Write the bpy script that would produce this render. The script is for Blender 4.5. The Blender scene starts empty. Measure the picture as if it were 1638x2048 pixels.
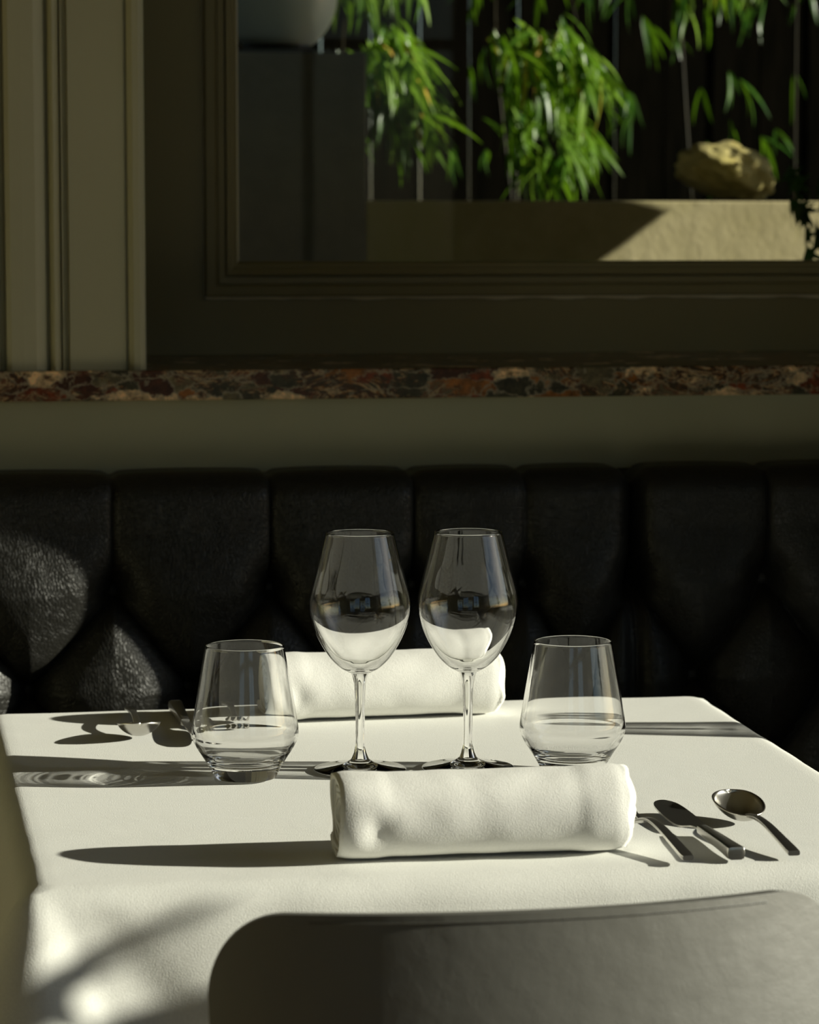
import bpy, bmesh, math, random
from mathutils import Vector, Matrix, noise
R = math.radians; PI = math.pi
random.seed(7)
sc = bpy.context.scene
COL = sc.collection

# ------------------------------------------------------------------ camera
cam_d = bpy.data.cameras.new('camera'); cam = bpy.data.objects.new('camera', cam_d); COL.objects.link(cam)
cam.location = (0, 0, 1.25); cam.rotation_euler = (R(90 - 5.642), 0, R(-9))
cam_d.sensor_width = 36; cam_d.lens = 101.25; cam_d.clip_start = .05
cam_d.dof.use_dof = True; cam_d.dof.focus_distance = 2.60; cam_d.dof.aperture_fstop = 10.5
sc.camera = cam
# ------------------------------------------------------------------ sky, sun, exposure
SUN_AZ, SUN_EL = 12.5, 17.0           # the sun stands to the right, a little to the camera's side of the window wall
w = bpy.data.worlds.new('sky'); sc.world = w; w.use_nodes = True
nt = w.node_tree; nt.nodes.clear()
sky = nt.nodes.new('ShaderNodeTexSky'); sky.sky_type = 'NISHITA'; sky.sun_disc = False
sky.sun_elevation = R(17); sky.sun_rotation = R(102.5); sky.air_density = 1.0; sky.dust_density = .4; sky.ozone_density = 2
bg = nt.nodes.new('ShaderNodeBackground'); bg.inputs[1].default_value = .105
wo = nt.nodes.new('ShaderNodeOutputWorld'); nt.links.new(sky.outputs[0], bg.inputs[0]); nt.links.new(bg.outputs[0], wo.inputs[0])
sun_d = bpy.data.lights.new('sun', 'SUN'); sun = bpy.data.objects.new('sun', sun_d); COL.objects.link(sun)
sun_d.energy = 7.6; sun_d.color = (1, .955, .80); sun_d.angle = R(.5)
sd = Vector((math.cos(R(SUN_EL)) * math.cos(R(SUN_AZ)), -math.cos(R(SUN_EL)) * math.sin(R(SUN_AZ)), math.sin(R(SUN_EL))))
sun.rotation_euler = sd.to_track_quat('Z', 'Y').to_euler(); sun.location = (6, 0, 5)
sun_d.cycles.is_caustics_light = True
vs = sc.view_settings; sc.display_settings.display_device = 'sRGB'
vs.view_transform = 'Standard'; vs.look = 'None'; vs.exposure = 0.0; vs.gamma = 1; vs.use_curve_mapping = False
cy = sc.cycles
cy.use_denoising = True; cy.denoiser = 'OPENIMAGEDENOISE'; cy.max_bounces = 16; cy.transmission_bounces = 14
cy.transparent_max_bounces = 24; cy.diffuse_bounces = 5; cy.glossy_bounces = 6
cy.caustics_reflective = False; cy.caustics_refractive = True; cy.blur_glossy = .6
cy.sample_clamp_indirect = 4; cy.sample_clamp_direct = 0

# ------------------------------------------------------------------ helpers
def tag(o, label=None, cat=None, group=None, kind=None):
    if label: o['label'] = label
    if cat: o['category'] = cat
    if group: o['group'] = group
    if kind: o['kind'] = kind
    return o
def thing(name, label, cat, loc=(0, 0, 0), rz=0, group=None):
    o = bpy.data.objects.new(name, None); COL.objects.link(o); o.empty_display_size = .05
    o.location = loc; o.rotation_euler = (0, 0, rz)
    return tag(o, label, cat, group)
def wl(p):
    v = Vector((0, 0, 0))
    while p is not None: v += p.location; p = p.parent
    return v
def link(name, me, mat=None, parent=None):
    o = bpy.data.objects.new(name, me); COL.objects.link(o)
    if mat is not None and not me.materials: me.materials.append(mat)
    if parent is not None: o.parent = parent
    return o
def mk(name, vf, mat, parent=None, smooth=False, world=False, auto=None):
    vs_, fs = vf
    if world and parent is not None:
        off = wl(parent); vs_ = [(v[0] - off.x, v[1] - off.y, v[2] - off.z) for v in vs_]
    me = bpy.data.meshes.new(name); me.from_pydata([tuple(v) for v in vs_], [], fs); me.validate()
    bm = bmesh.new(); bm.from_mesh(me); bmesh.ops.recalc_face_normals(bm, faces=bm.faces)
    bm.to_mesh(me); bm.free()
    if smooth:
        me.polygons.foreach_set('use_smooth', [True] * len(me.polygons))
        if auto is not None: me.set_sharp_from_angle(angle=R(auto))
    return link(name, me, mat, parent)
def join(*parts):
    V, F = [], []
    for v, f in parts:
        n = len(V); V += list(v); F += [tuple(i + n for i in q) for q in f]
    return V, F
def box(x0, x1, y0, y1, z0, z1, b=0.0):
    """box with chamfered edges"""
    bm = bmesh.new(); bmesh.ops.create_cube(bm, size=1)
    for v in bm.verts:
        v.co = Vector(((x0 + x1) / 2 + v.co.x * (x1 - x0), (y0 + y1) / 2 + v.co.y * (y1 - y0), (z0 + z1) / 2 + v.co.z * (z1 - z0)))
    if b > 0: bmesh.ops.bevel(bm, geom=list(bm.edges), offset=b, segments=2, profile=.5, affect='EDGES')
    bm.verts.index_update()
    r = [tuple(v.co) for v in bm.verts], [tuple(v.index for v in f.verts) for f in bm.faces]
    bm.free(); return r
def lathe(prof, seg=64, close0=False, close1=False):
    V, F = [], []
    rings = []
    for r, z in prof:
        if r < 1e-6: rings.append([len(V)]); V.append((0, 0, z))
        else:
            rings.append(list(range(len(V), len(V) + seg)))
            V += [(r * math.cos(2 * PI * i / seg), r * math.sin(2 * PI * i / seg), z) for i in range(seg)]
    for a, b in zip(rings, rings[1:]):
        for i in range(seg):
            j = (i + 1) % seg
            if len(a) == 1 and len(b) == 1: continue
            if len(a) == 1: F.append((a[0], b[i], b[j]))
            elif len(b) == 1: F.append((a[i], b[0], a[j]))
            else: F.append((a[i], b[i], b[j], a[j]))
    return V, F
def spline(pts, n=6):
    """Catmull-Rom through 2-D/3-D points"""
    P = [Vector(p) for p in pts]; out = []
    for i in range(len(P) - 1):
        p0 = P[max(i - 1, 0)]; p1 = P[i]; p2 = P[i + 1]; p3 = P[min(i + 2, len(P) - 1)]
        for k in range(n):
            t = k / n
            out.append(.5 * ((2 * p1) + (p2 - p0) * t + (2 * p0 - 5 * p1 + 4 * p2 - p3) * t * t + (3 * p1 - p0 - 3 * p2 + p3) * t ** 3))
    out.append(P[-1]); return out
def tube(pts, rad, seg=8, cap=True):
    P = [Vector(p) for p in pts]; V, F = [], []
    for i, p in enumerate(P):
        d = (P[min(i + 1, len(P) - 1)] - P[max(i - 1, 0)]).normalized()
        a = d.cross(Vector((0, 0, 1)));
        if a.length < 1e-3: a = d.cross(Vector((0, 1, 0)))
        a.normalize(); b = d.cross(a); r = rad(i / (len(P) - 1)) if callable(rad) else rad
        V += [tuple(p + (a * math.cos(2 * PI * k / seg) + b * math.sin(2 * PI * k / seg)) * r) for k in range(seg)]
    for i in range(len(P) - 1):
        for k in range(seg):
            F.append((i * seg + k, i * seg + (k + 1) % seg, (i + 1) * seg + (k + 1) % seg, (i + 1) * seg + k))
    if cap: F += [tuple(range(seg)), tuple(range((len(P) - 1) * seg, len(P) * seg))]
    return V, F
def grid(nu, nv, f):
    V = [tuple(f(i / nu, j / nv)) for j in range(nv + 1) for i in range(nu + 1)]
    F = [(j * (nu + 1) + i, j * (nu + 1) + i + 1, (j + 1) * (nu + 1) + i + 1, (j + 1) * (nu + 1) + i) for j in range(nv) for i in range(nu)]
    return V, F
def extrude_profile(prof, z0, z1):
    """vertical extrusion of a polyline of (x, y), closed as a polygon"""
    n = len(prof)
    V = [(x, y, z0) for x, y in prof] + [(x, y, z1) for x, y in prof]
    F = [(i, (i + 1) % n, (i + 1) % n + n, i + n) for i in range(n)] + [tuple(range(n)), tuple(range(n, 2 * n))]
    return V, F
def solid(o, t, off=0):
    m = o.modifiers.new('thickness', 'SOLIDIFY'); m.thickness = t; m.offset = off; return o
def sub(o, n=1):
    m = o.modifiers.new('smooth', 'SUBSURF'); m.levels = n; m.render_levels = n; return o
def copy_tree(o, parent=None):
    c = o.copy(); COL.objects.link(c); c.parent = parent
    for k in list(o.children): copy_tree(k, c)
    return c

# ------------------------------------------------------------------ materials
class NT:
    def __init__(s, name):
        s.m = bpy.data.materials.new(name); s.m.use_nodes = True; s.t = s.m.node_tree; s.b = s.t.nodes['Principled BSDF']; s.out = s.t.nodes['Material Output']
        s.tc = s.n('ShaderNodeTexCoord')
    def n(s, typ, **kw):
        x = s.t.nodes.new(typ)
        for k, v in kw.items(): setattr(x, k, v)
        return x
    def l(s, a, b): s.t.links.new(a, b)
    def set(s, **kw):
        for k, v in kw.items(): s.b.inputs[k.replace('_', ' ')].default_value = v
        return s
    def map(s, scale=(1, 1, 1), rot=(0, 0, 0), src='Object'):
        m = s.n('ShaderNodeMapping'); m.inputs['Scale'].default_value = scale; m.inputs['Rotation'].default_value = rot
        s.l(s.tc.outputs[src], m.inputs[0]); return m.outputs[0]
    def noise(s, sc_, vec=None, det=4, rough=.5, dist=0):
        x = s.n('ShaderNodeTexNoise'); x.inputs['Scale'].default_value = sc_; x.inputs['Detail'].default_value = det
        x.inputs['Roughness'].default_value = rough; x.inputs['Distortion'].default_value = dist
        s.l(vec if vec is not None else s.tc.outputs['Object'], x.inputs['Vector']); return x
    def vor(s, sc_, vec=None, feat='F1', rnd=1):
        x = s.n('ShaderNodeTexVoronoi', feature=feat); x.inputs['Scale'].default_value = sc_; x.inputs['Randomness'].default_value = rnd
        s.l(vec if vec is not None else s.tc.outputs['Object'], x.inputs['Vector']); return x
    def ramp(s, fac, stops, interp='LINEAR'):
        r = s.n('ShaderNodeValToRGB'); r.color_ramp.interpolation = interp; e = r.color_ramp.elements
        while len(e) < len(stops): e.new(.5)
        for q, (p, c) in zip(e, stops): q.position = p; q.color = (*c, 1) if len(c) == 3 else c
        s.l(fac, r.inputs[0]); return r.outputs[0]
    def mix(s, fac, a, b, typ='MIX'):
        x = s.n('ShaderNodeMix', data_type='RGBA', blend_type=typ)
        for v, i in ((fac, 0), (a, 6), (b, 7)):
            if hasattr(v, 'links') or hasattr(v, 'is_linked'): s.l(v, x.inputs[i])
            else: x.inputs[i].default_value = v if i == 0 else (*v, 1)
        return x.outputs[2]
    def bump(s, h, strength=.3, dist=.001, prev=None):
        x = s.n('ShaderNodeBump'); x.inputs['Strength'].default_value = strength; x.inputs['Distance'].default_value = dist
        s.l(h, x.inputs['Height'])
        if prev is not None: s.l(prev, x.inputs['Normal'])
        return x.outputs[0]
    def nrm(s, o): s.l(o, s.b.inputs['Normal']); return s

def paint(name, col, rough=.5, wear=.06):
    t = NT(name).set(Roughness=rough)
    n1 = t.noise(3, det=5); c = t.ramp(n1.outputs[0], [(.3, [x * (1 - wear) for x in col]), (.7, [min(1, x * (1 + wear)) for x in col])])
    t.l(c, t.b.inputs['Base Color'])
    b1 = t.bump(t.noise(9, det=3).outputs[0], .25, .004); b2 = t.bump(t.noise(220, det=2).outputs[0], .12, .0006, b1); t.nrm(b2); return t.m
M = {}
M['wall'] = paint('wall_paint', (.40, .385, .245), .42)
M['trim'] = paint('trim_paint', (.50, .475, .32), .34, .04)
M['frame'] = paint('frame_paint', (.27, .225, .10), .38, .05)
M['caulk'] = paint('old_caulk', (.85, .78, .58), .6)
M['ceil'] = paint('ceiling_paint', (.55, .53, .42), .7)
def _marble():
    t = NT('breccia_marble').set(Roughness=.22)
    nz = t.noise(16, det=7, rough=.72); nz2 = t.noise(45, det=4)
    mp = t.n('ShaderNodeVectorMath', operation='MULTIPLY_ADD'); mp.inputs[1].default_value = (.085, .085, .05)
    t.l(nz.outputs['Color'], mp.inputs[0]); t.l(t.map((.8, .8, 1.9)), mp.inputs[2])
    mp2 = t.n('ShaderNodeVectorMath', operation='MULTIPLY_ADD'); mp2.inputs[1].default_value = (.012, .012, .012)
    t.l(nz2.outputs['Color'], mp2.inputs[0]); t.l(mp.outputs[0], mp2.inputs[2])
    v = t.vor(27, mp2.outputs[0]); sep = t.n('ShaderNodeSeparateColor'); t.l(v.outputs['Color'], sep.inputs[0])
    cell = t.ramp(sep.outputs[0], [(0, (.034, .034, .024)), (.20, (.095, .088, .062)), (.36, (.13, .032, .013)), (.48, (.05, .018, .011)), (.58, (.20, .085, .025)), (.68, (.048, .048, .036)), (.76, (.55, .43, .31))], 'CONSTANT')
    fine = t.noise(90, det=7, rough=.75); cell2 = t.mix(.8, cell, t.ramp(fine.outputs[0], [(.32, (.25, .25, .25)), (.5, (1, 1, 1)), (.66, (2.1, 1.9, 1.7))]), 'MULTIPLY')
    ve = t.vor(27, mp2.outputs[0], 'DISTANCE_TO_EDGE'); vm = t.ramp(ve.outputs[0], [(.0, (1, 1, 1)), (.03, (.5, .5, .5)), (.07, (0, 0, 0))])
    big = t.noise(26, det=5, rough=.65); gate = t.ramp(big.outputs[0], [(.38, (0, 0, 0)), (.5, (.95, .95, .95))])
    fl = t.noise(11, t.map((1, 1, 2.6), (0, .25, 0)), 9, .62, 2.2)
    flow = t.ramp(fl.outputs[0], [(.30, (.05, .05, .037)), (.38, (.13, .12, .085)), (.42, (.10, .028, .012)), (.465, (.36, .29, .20)), (.485, (.06, .022, .012)), (.54, (.034, .034, .025)), (.575, (.18, .075, .022)), (.60, (.48, .38, .27)), (.635, (.06, .055, .04)), (.70, (.035, .035, .026))])
    pick = t.ramp(t.noise(15, t.map((1, 1, 1.6)), 6, .7).outputs[0], [(.46, (0, 0, 0)), (.52, (1, 1, 1))])
    base = t.mix(1.0, t.mix(pick, cell2, flow), (1.0, .9, .72), 'MULTIPLY')
    base = t.mix(.35, base, t.mix(1.0, base, base, 'ADD'))
    c = t.mix(t.mix(1.0, vm, gate, 'MULTIPLY'), base, (.36, .30, .21)); t.l(c, t.b.inputs['Base Color']); return t.m
M['marble'] = _marble()
def _leather(name, col, rough, scale=190, bs=.8):
    t = NT(name).set(Roughness=rough, Base_Color=(*col, 1)); t.b.inputs['Specular IOR Level'].default_value = .4
    nz = t.noise(30, det=3); mp = t.n('ShaderNodeVectorMath', operation='MULTIPLY_ADD'); mp.inputs[1].default_value = (.02, .02, .02)
    t.l(nz.outputs['Color'], mp.inputs[0]); t.l(t.map((1, 1, .62)), mp.inputs[2])
    e = t.vor(scale, mp.outputs[0], 'DISTANCE_TO_EDGE'); r = t.ramp(e.outputs[0], [(0, (0, 0, 0)), (.12, (.75, .75, .75)), (.5, (1, 1, 1))])
    b = t.bump(r, bs, .0009); b2 = t.bump(t.noise(40, det=2).outputs[0], .3, .002, b); t.nrm(b2); return t.m
M['leather'] = _leather('black_leather', (.0125, .012, .0095), .42, 290, .5)
M['chair_leather'] = _leather('chair_leather', (.095, .092, .076), .50, 420, .07)
_b = M['chair_leather'].node_tree.nodes['Principled BSDF']; _b.inputs['Specular IOR Level'].default_value = 1.0; _b.inputs['IOR'].default_value = 1.7
def _cloth(name, col, weave=1500, fold=.35, sss=False):
    t = NT(name).set(Roughness=.85); t.b.inputs['Sheen Weight'].default_value = .15; t.b.inputs['Specular IOR Level'].default_value = .2
    n1 = t.noise(500, det=3); c = t.ramp(n1.outputs[0], [(.3, [x * .93 for x in col]), (.7, col)]); t.l(c, t.b.inputs['Base Color'])
    b1 = t.bump(t.noise(11, det=4, rough=.55, dist=.6).outputs[0], fold, .006)
    b2 = t.bump(t.noise(weave, det=2).outputs[0], .42, .0006, b1); t.nrm(b2); return t.m
M['cloth'] = _cloth('table_linen', (.80, .80, .76), 900, .10)
M['napkin'] = _cloth('napkin_cotton', (.86, .855, .82), 900, .14)
t = NT('stainless_steel').set(Metallic=1.0, Roughness=.30, Base_Color=(.66, .64, .60, 1)); t.nrm(t.bump(t.noise(60, t.map((1, .1, 1)), 3).outputs[0], .04, .001)); M['steel'] = t.m
t = NT('clear_glass').set(Roughness=0, Base_Color=(1, 1, 1, 1), IOR=1.5); t.b.inputs['Transmission Weight'].default_value = 1; M['glass'] = t.m
def _pane():
    t = NT('window_glass'); tr = t.n('ShaderNodeBsdfTransparent'); tr.inputs[0].default_value = (.94, .96, .94, 1)
    gl = t.n('ShaderNodeBsdfGlossy'); gl.inputs['Roughness'].default_value = .0; fr = t.n('ShaderNodeFresnel'); fr.inputs[0].default_value = 1.28
    mx = t.n('ShaderNodeMixShader'); t.l(fr.outputs[0], mx.inputs[0]); t.l(tr.outputs[0], mx.inputs[1]); t.l(gl.outputs[0], mx.inputs[2]); t.l(mx.outputs[0], t.out.inputs[0]); return t.m
M['pane'] = _pane()
def wood(name, a, b, rough=.4, sc_=6):
    t = NT(name).set(Roughness=rough); nz = t.noise(sc_, t.map((1, 12, 12)), 5, .6, .5)
    t.l(t.ramp(nz.outputs[0], [(.3, a), (.7, b)]), t.b.inputs['Base Color']); t.nrm(t.bump(nz.outputs[0], .1, .001)); return t.m
M['wood'] = wood('dark_wood', (.05, .028, .014), (.10, .055, .028))
M['floor_wood'] = wood('oak_boards', (.13, .08, .04), (.20, .13, .07), .45)
t = NT('black_metal').set(Metallic=.6, Roughness=.4, Base_Color=(.03, .03, .03, 1)); t.nrm(t.bump(t.noise(90).outputs[0], .05, .001)); M['metal'] = t.m
def _stone(name, a, b, c, sc_=8):
    t = NT(name).set(Roughness=.85); n1 = t.noise(sc_, det=6, rough=.65); c1 = t.ramp(n1.outputs[0], [(.3, a), (.7, b)])
    n2 = t.noise(2.2, t.map((1, 1, .35)), 4, .6, .8); g = t.ramp(n2.outputs[0], [(.5, (0, 0, 0)), (.68, (1, 1, 1))])
    t.l(t.mix(g, c1, c), t.b.inputs['Base Color']); t.nrm(t.bump(n1.outputs[0], .4, .01)); return t.m
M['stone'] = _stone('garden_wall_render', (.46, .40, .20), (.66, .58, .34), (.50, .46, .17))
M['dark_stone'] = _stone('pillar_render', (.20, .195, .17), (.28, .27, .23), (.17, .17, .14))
M['rock'] = _stone('lichen_rock', (.30, .24, .06), (.62, .55, .24), (.36, .30, .05), 22)
M['soil'] = _stone('dark_soil', (.010, .008, .005), (.03, .022, .014), (.012, .012, .006), 20)
M['paving'] = _stone('paving', (.035, .035, .03), (.06, .055, .05), (.04, .04, .03), 6)
t = NT('shade_boards').set(Roughness=1.0); t.b.inputs['Specular IOR Level'].default_value = .0; t.l(t.ramp(t.noise(5, t.map((8, 8, 1))).outputs[0], [(.3, (.003, .003, .002)), (.7, (.007, .006, .004))]), t.b.inputs['Base Color']); t.nrm(t.bump(t.noise(40).outputs[0], .2, .002)); M['backing'] = t.m  # near-black colour standing for deep garden shade
def _leaf(name, a, b, tip, trans):
    t = NT(name).set(Roughness=.38); oi = t.n('ShaderNodeObjectInfo'); nz = t.noise(30, det=3)
    c = t.ramp(t.n('ShaderNodeMath', operation='ADD').outputs[0], [(.0, a), (1, b)])
    ad = [x for x in t.t.nodes if x.type == 'MATH'][-1]; ad.use_clamp = True
    sc1 = t.n('ShaderNodeMath', operation='MULTIPLY_ADD'); t.l(nz.outputs[0], sc1.inputs[0]); sc1.inputs[1].default_value = .6; sc1.inputs[2].default_value = -.25
    t.l(oi.outputs['Random'], ad.inputs[0]); t.l(sc1.outputs[0], ad.inputs[1])
    gt = t.n('ShaderNodeMath', operation='GREATER_THAN'); gt.inputs[1].default_value = .955; t.l(oi.outputs['Random'], gt.inputs[0])
    c = t.mix(gt.outputs[0], c, tip); t.l(c, t.b.inputs['Base Color'])
    trn = t.n('ShaderNodeBsdfTranslucent'); t.l(t.mix(.4, c, trans, 'MIX'), trn.inputs[0])
    mx = t.n('ShaderNodeMixShader'); mx.inputs[0].default_value = .30
    t.l(t.b.outputs[0], mx.inputs[1]); t.l(trn.outputs[0], mx.inputs[2]); t.l(mx.outputs[0], t.out.inputs[0]); return t.m
M['bamboo_leaf'] = _leaf('bamboo_leaf', (.025, .10, .006), (.22, .38, .03), (.65, .42, .08), (.25, .50, .01))
M['dark_leaf'] = _leaf('maple_leaf', (.012, .04, .01), (.03, .09, .015), (.05, .08, .02), (.03, .12, .02))
t = NT('bamboo_cane').set(Roughness=.5); t.l(t.ramp(t.noise(12).outputs[0], [(.3, (.010, .009, .004)), (.7, (.022, .018, .007))]), t.b.inputs['Base Color']); t.b.inputs['Specular IOR Level'].default_value = .1; M['cane'] = t.m
t = NT('opal_glass').set(Roughness=.3, Base_Color=(.8, .9, .9, 1)); t.b.inputs['Subsurface Weight'].default_value = .6; t.b.inputs['Subsurface Radius'].default_value = (.08, .08, .08)
t.l(t.ramp(t.noise(4).outputs[0], [(0, (.76, .88, .90)), (1, (.80, .92, .94))]), t.b.inputs['Base Color']); M['opal'] = t.m

# ------------------------------------------------------------------ room shell
RX0, RX1, RY0, WY, CZ = -2.6, 3.0, -2.6, 3.515, 3.05
def struct(name, vf, mat, parent=None, **k):
    o = mk(name, vf, mat, parent, **k)
    if parent is None: o['kind'] = 'structure'
    return o
fl = struct('floor', box(RX0 - .1, RX1 + .1, RY0 - .1, 4.2, -.12, -.02), M['wood'])
k = 0
for i in range(28):                                   # oak boards running along the banquette
    y0 = RY0 + i * .22
    if y0 > WY: break
    for j in range(3):
        x0 = RX0 + j * 1.9 - (i % 2) * .6
        a, b = max(x0, RX0), min(x0 + 1.9, RX1) if j < 2 else RX1
        if b - a > .05: mk('floor_board', box(a + .001, b - .001, y0 + .001, min(y0 + .219, WY), -.02, 0, .001), M['floor_wood'], fl)
struct('ceiling', box(RX0 - .1, RX1 + .1, RY0 - .1, 4.2, CZ, CZ + .1), M['ceil'])
struct('wall_left', box(RX0 - .2, RX0, RY0 - .1, 4.2, -.1, CZ), M['wall'])
# right wall with the tall opening the sun comes through
OY0, OY1, OZ0, OZ1 = -.6, 2.80, .75, 2.75
struct('wall_right', join(box(RX1, RX1 + .2, RY0 - .1, OY0, -.1, CZ), box(RX1, RX1 + .2, OY1, 4.2, -.1, CZ),
       box(RX1, RX1 + .2, OY0, OY1, -.1, OZ0), box(RX1, RX1 + .2, OY0, OY1, OZ1, CZ)), M['wall'])
w2 = struct('window_2', join(box(RX1 + .05, RX1 + .1, OY0, OY0 + .05, OZ0, OZ1), box(RX1 + .05, RX1 + .1, OY1 - .03, OY1, OZ0, OZ1),
       box(RX1 + .05, RX1 + .1, OY0, OY1, OZ0, OZ0 + .05), box(RX1 + .05, RX1 + .1, OY0, OY1, OZ1 - .05, OZ1)), M['frame'])
mk('pane', ([(RX1 + .075, OY0, OZ0), (RX1 + .075, OY1, OZ0), (RX1 + .075, OY1, OZ1), (RX1 + .075, OY0, OZ1)], [(0, 1, 2, 3)]), M['pane'], w2)
# wall behind the camera, two windows
struct('wall_front', join(box(RX0, -1.6, RY0 - .2, RY0, -.1, CZ), box(-.4, .7, RY0 - .2, RY0, -.1, CZ), box(1.9, RX1, RY0 - .2, RY0, -.1, CZ),
       box(-1.6, -.4, RY0 - .2, RY0, -.1, .9), box(-1.6, -.4, RY0 - .2, RY0, 2.7, CZ), box(.7, 1.9, RY0 - .2, RY0, -.1, .9), box(.7, 1.9, RY0 - .2, RY0, 2.7, CZ)), M['wall'])
for k, x0 in ((3, -1.6), (4, .7)):
    x1 = x0 + 1.2; y = RY0 - .12
    wd = struct('window_%d' % k, join(box(x0, x0 + .06, y, y + .05, .9, 2.7), box(x1 - .06, x1, y, y + .05, .9, 2.7), box(x0, x1, y, y + .05, .9, .96),
         box(x0, x1, y, y + .05, 2.64, 2.7), box(x0 + .58, x0 + .62, y, y + .05, .9, 2.7), box(x0, x1, y, y + .05, 1.9, 1.94)), M['trim'])
    mk('pane', ([(x0, y + .02, .9), (x1, y + .02, .9), (x1, y + .02, 2.7), (x0, y + .02, 2.7)], [(0, 1, 2, 3)]), M['pane'], wd)
# window wall: lower wall, recess, lintel
RU0, RU1, RV = .2333, 2.35, 3.93            # recess between the pilasters, plane of the window
SZ = 1.0775
struct('wall_back', join(box(RX0, RX1, WY, 4.2, -.1, SZ - .037), box(RX0, RU0, WY + .06, 4.2, SZ - .037, CZ), box(RU1, RX1, WY + .06, 4.2, SZ - .037, CZ),
       box(RU0, RU1, WY + .06, 4.2, 2.75, CZ)), M['wall'])
struct('trim_1', box(RX0, RX1, 3.497, RV + .06, SZ - .0365, SZ, .0015), M['marble'])
# pilaster with its mouldings (left), the same mirrored at the far right
def half_round(x0, x1, y, d, n=8):
    return [(x0 + (x1 - x0) * k / n, y - d * math.sin(PI * k / n) ** .7) for k in range(n + 1)]
yb = 3.545
prof = [(-.9, yb), (-.08, yb), (-.075, 3.528), (.055, 3.522), (.0575, 3.536), (.0635, 3.537), (.0645, 3.523)]
prof += [(.070, 3.519), (.085, 3.5195), (.100, 3.522), (.1125, 3.5265), (.1135, 3.536), (.1165, 3.536)]
prof += half_round(.117, .1295, 3.529, .0105) + [(.131, 3.536), (.1325, 3.5295), (.1345, 3.5295), (.1355, 3.534), (.139, 3.5345), (.141, 3.526), (.2085, 3.526), (.2092, 3.5315), (.2112, 3.5315), (.212, 3.525)]
prof += [(.218, 3.5185), (.2255, 3.518), (.2315, 3.523), (RU0, 3.531), (RU0, 3.65), (RU0, RV + .05), (-.9, RV + .05)]
struct('trim_2', extrude_profile(prof, SZ, CZ), M['trim'])
cx = (RU0 + RU1) / 2
struct('trim_3', extrude_profile([(2 * cx - x if x > -.5 else RX1, y) for x, y in prof][::-1], SZ, CZ), M['trim'])
# window_1: fixed sash with a stepped moulding mitred at the corners
WZT = 2.75
w1 = struct('window_1', join(box(RU0, .3405, RV, RV + .06, SZ, WZT), box(1.98, RU1, RV, RV + .06, SZ, WZT),
     box(.3405, 1.98, RV, RV + .06, SZ, 1.1545), box(.3405, 1.98, RV, RV + .06, 2.6, WZT)), M['frame'])
def frame_sweep(x0, x1, z0, z1, prof):
    """prof: (inset, y) polyline swept round a rectangle with mitred corners"""
    V, F = [], []; n = len(prof)
    for (sx, sz) in ((0, 0), (1, 0), (1, 1), (0, 1)):
        for d, y in prof:
            V.append((x0 + d if sx == 0 else x1 - d, y, z0 + d if sz == 0 else z1 - d))
    for c in range(4):
        d = (c + 1) % 4
        for i in range(n - 1): F.append((c * n + i, c * n + i + 1, d * n + i + 1, d * n + i))
    return V, F
Y = RV
mp_ = [(0, Y + .01), (0, Y - .005), (.002, Y - .0075), (.014, Y - .008), (.0165, Y - .0035), (.018, Y - .0035), (.0185, Y - .006), (.0265, Y - .0055), (.0275, Y + .006), (.0292, Y + .006),
       (.0300, Y - .003), (.0385, Y - .001), (.0395, Y + .003), (.0445, Y + .004), (.0475, Y + .008), (.0480, Y + .03)]
mk('glazing_moulding', frame_sweep(.3405, 1.98, 1.1560, 2.6, mp_), M['frame'], w1)
# cracked caulk line round the moulding
V, F = [], []; n = 150
for k in range(n + 1):
    x = .3405 + (1.98 - .3405) * k / n; h = .0030 + .0034 * max(0, noise.noise(Vector((x * 22, 0, 3))) + .32) + .0008 * noise.noise(Vector((x * 160, 1, 0)))
    if noise.noise(Vector((x * 14, 5, 0))) < -.38: h = .0003
    V += [(x, Y - .0035, 1.1562), (x, Y - .0030, 1.1562 - h), (x, Y + .002, 1.1562 - h)]
for k in range(n):
    for j in (0, 1): F.append((k * 3 + j, k * 3 + 3 + j, k * 3 + 4 + j, k * 3 + 1 + j))
mk('caulk_bead', (V, F), M['caulk'], w1, smooth=True)
V, F = [], []; n = 60
for k in range(n + 1):
    z = 1.1562 + (2.6 - 1.1562) * k / n; h = .0012 + .0012 * max(0, noise.noise(Vector((0, z * 25, 3))) + .2)
    V += [(.3407, Y - .0035, z), (.3407 - h, Y - .0015, z), (.3407 - h, Y + .002, z)]
for k in range(n):
    for j in (0, 1): F.append((k * 3 + j, k * 3 + 3 + j, k * 3 + 4 + j, k * 3 + 1 + j))
mk('caulk_bead', (V, F), M['caulk'], w1, smooth=True)
mk('pane', ([(.385, Y + .02, 1.2), (1.94, Y + .02, 1.2), (1.94, Y + .02, 2.56), (.385, Y + .02, 2.56)], [(0, 1, 2, 3)]), M['pane'], w1)

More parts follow.
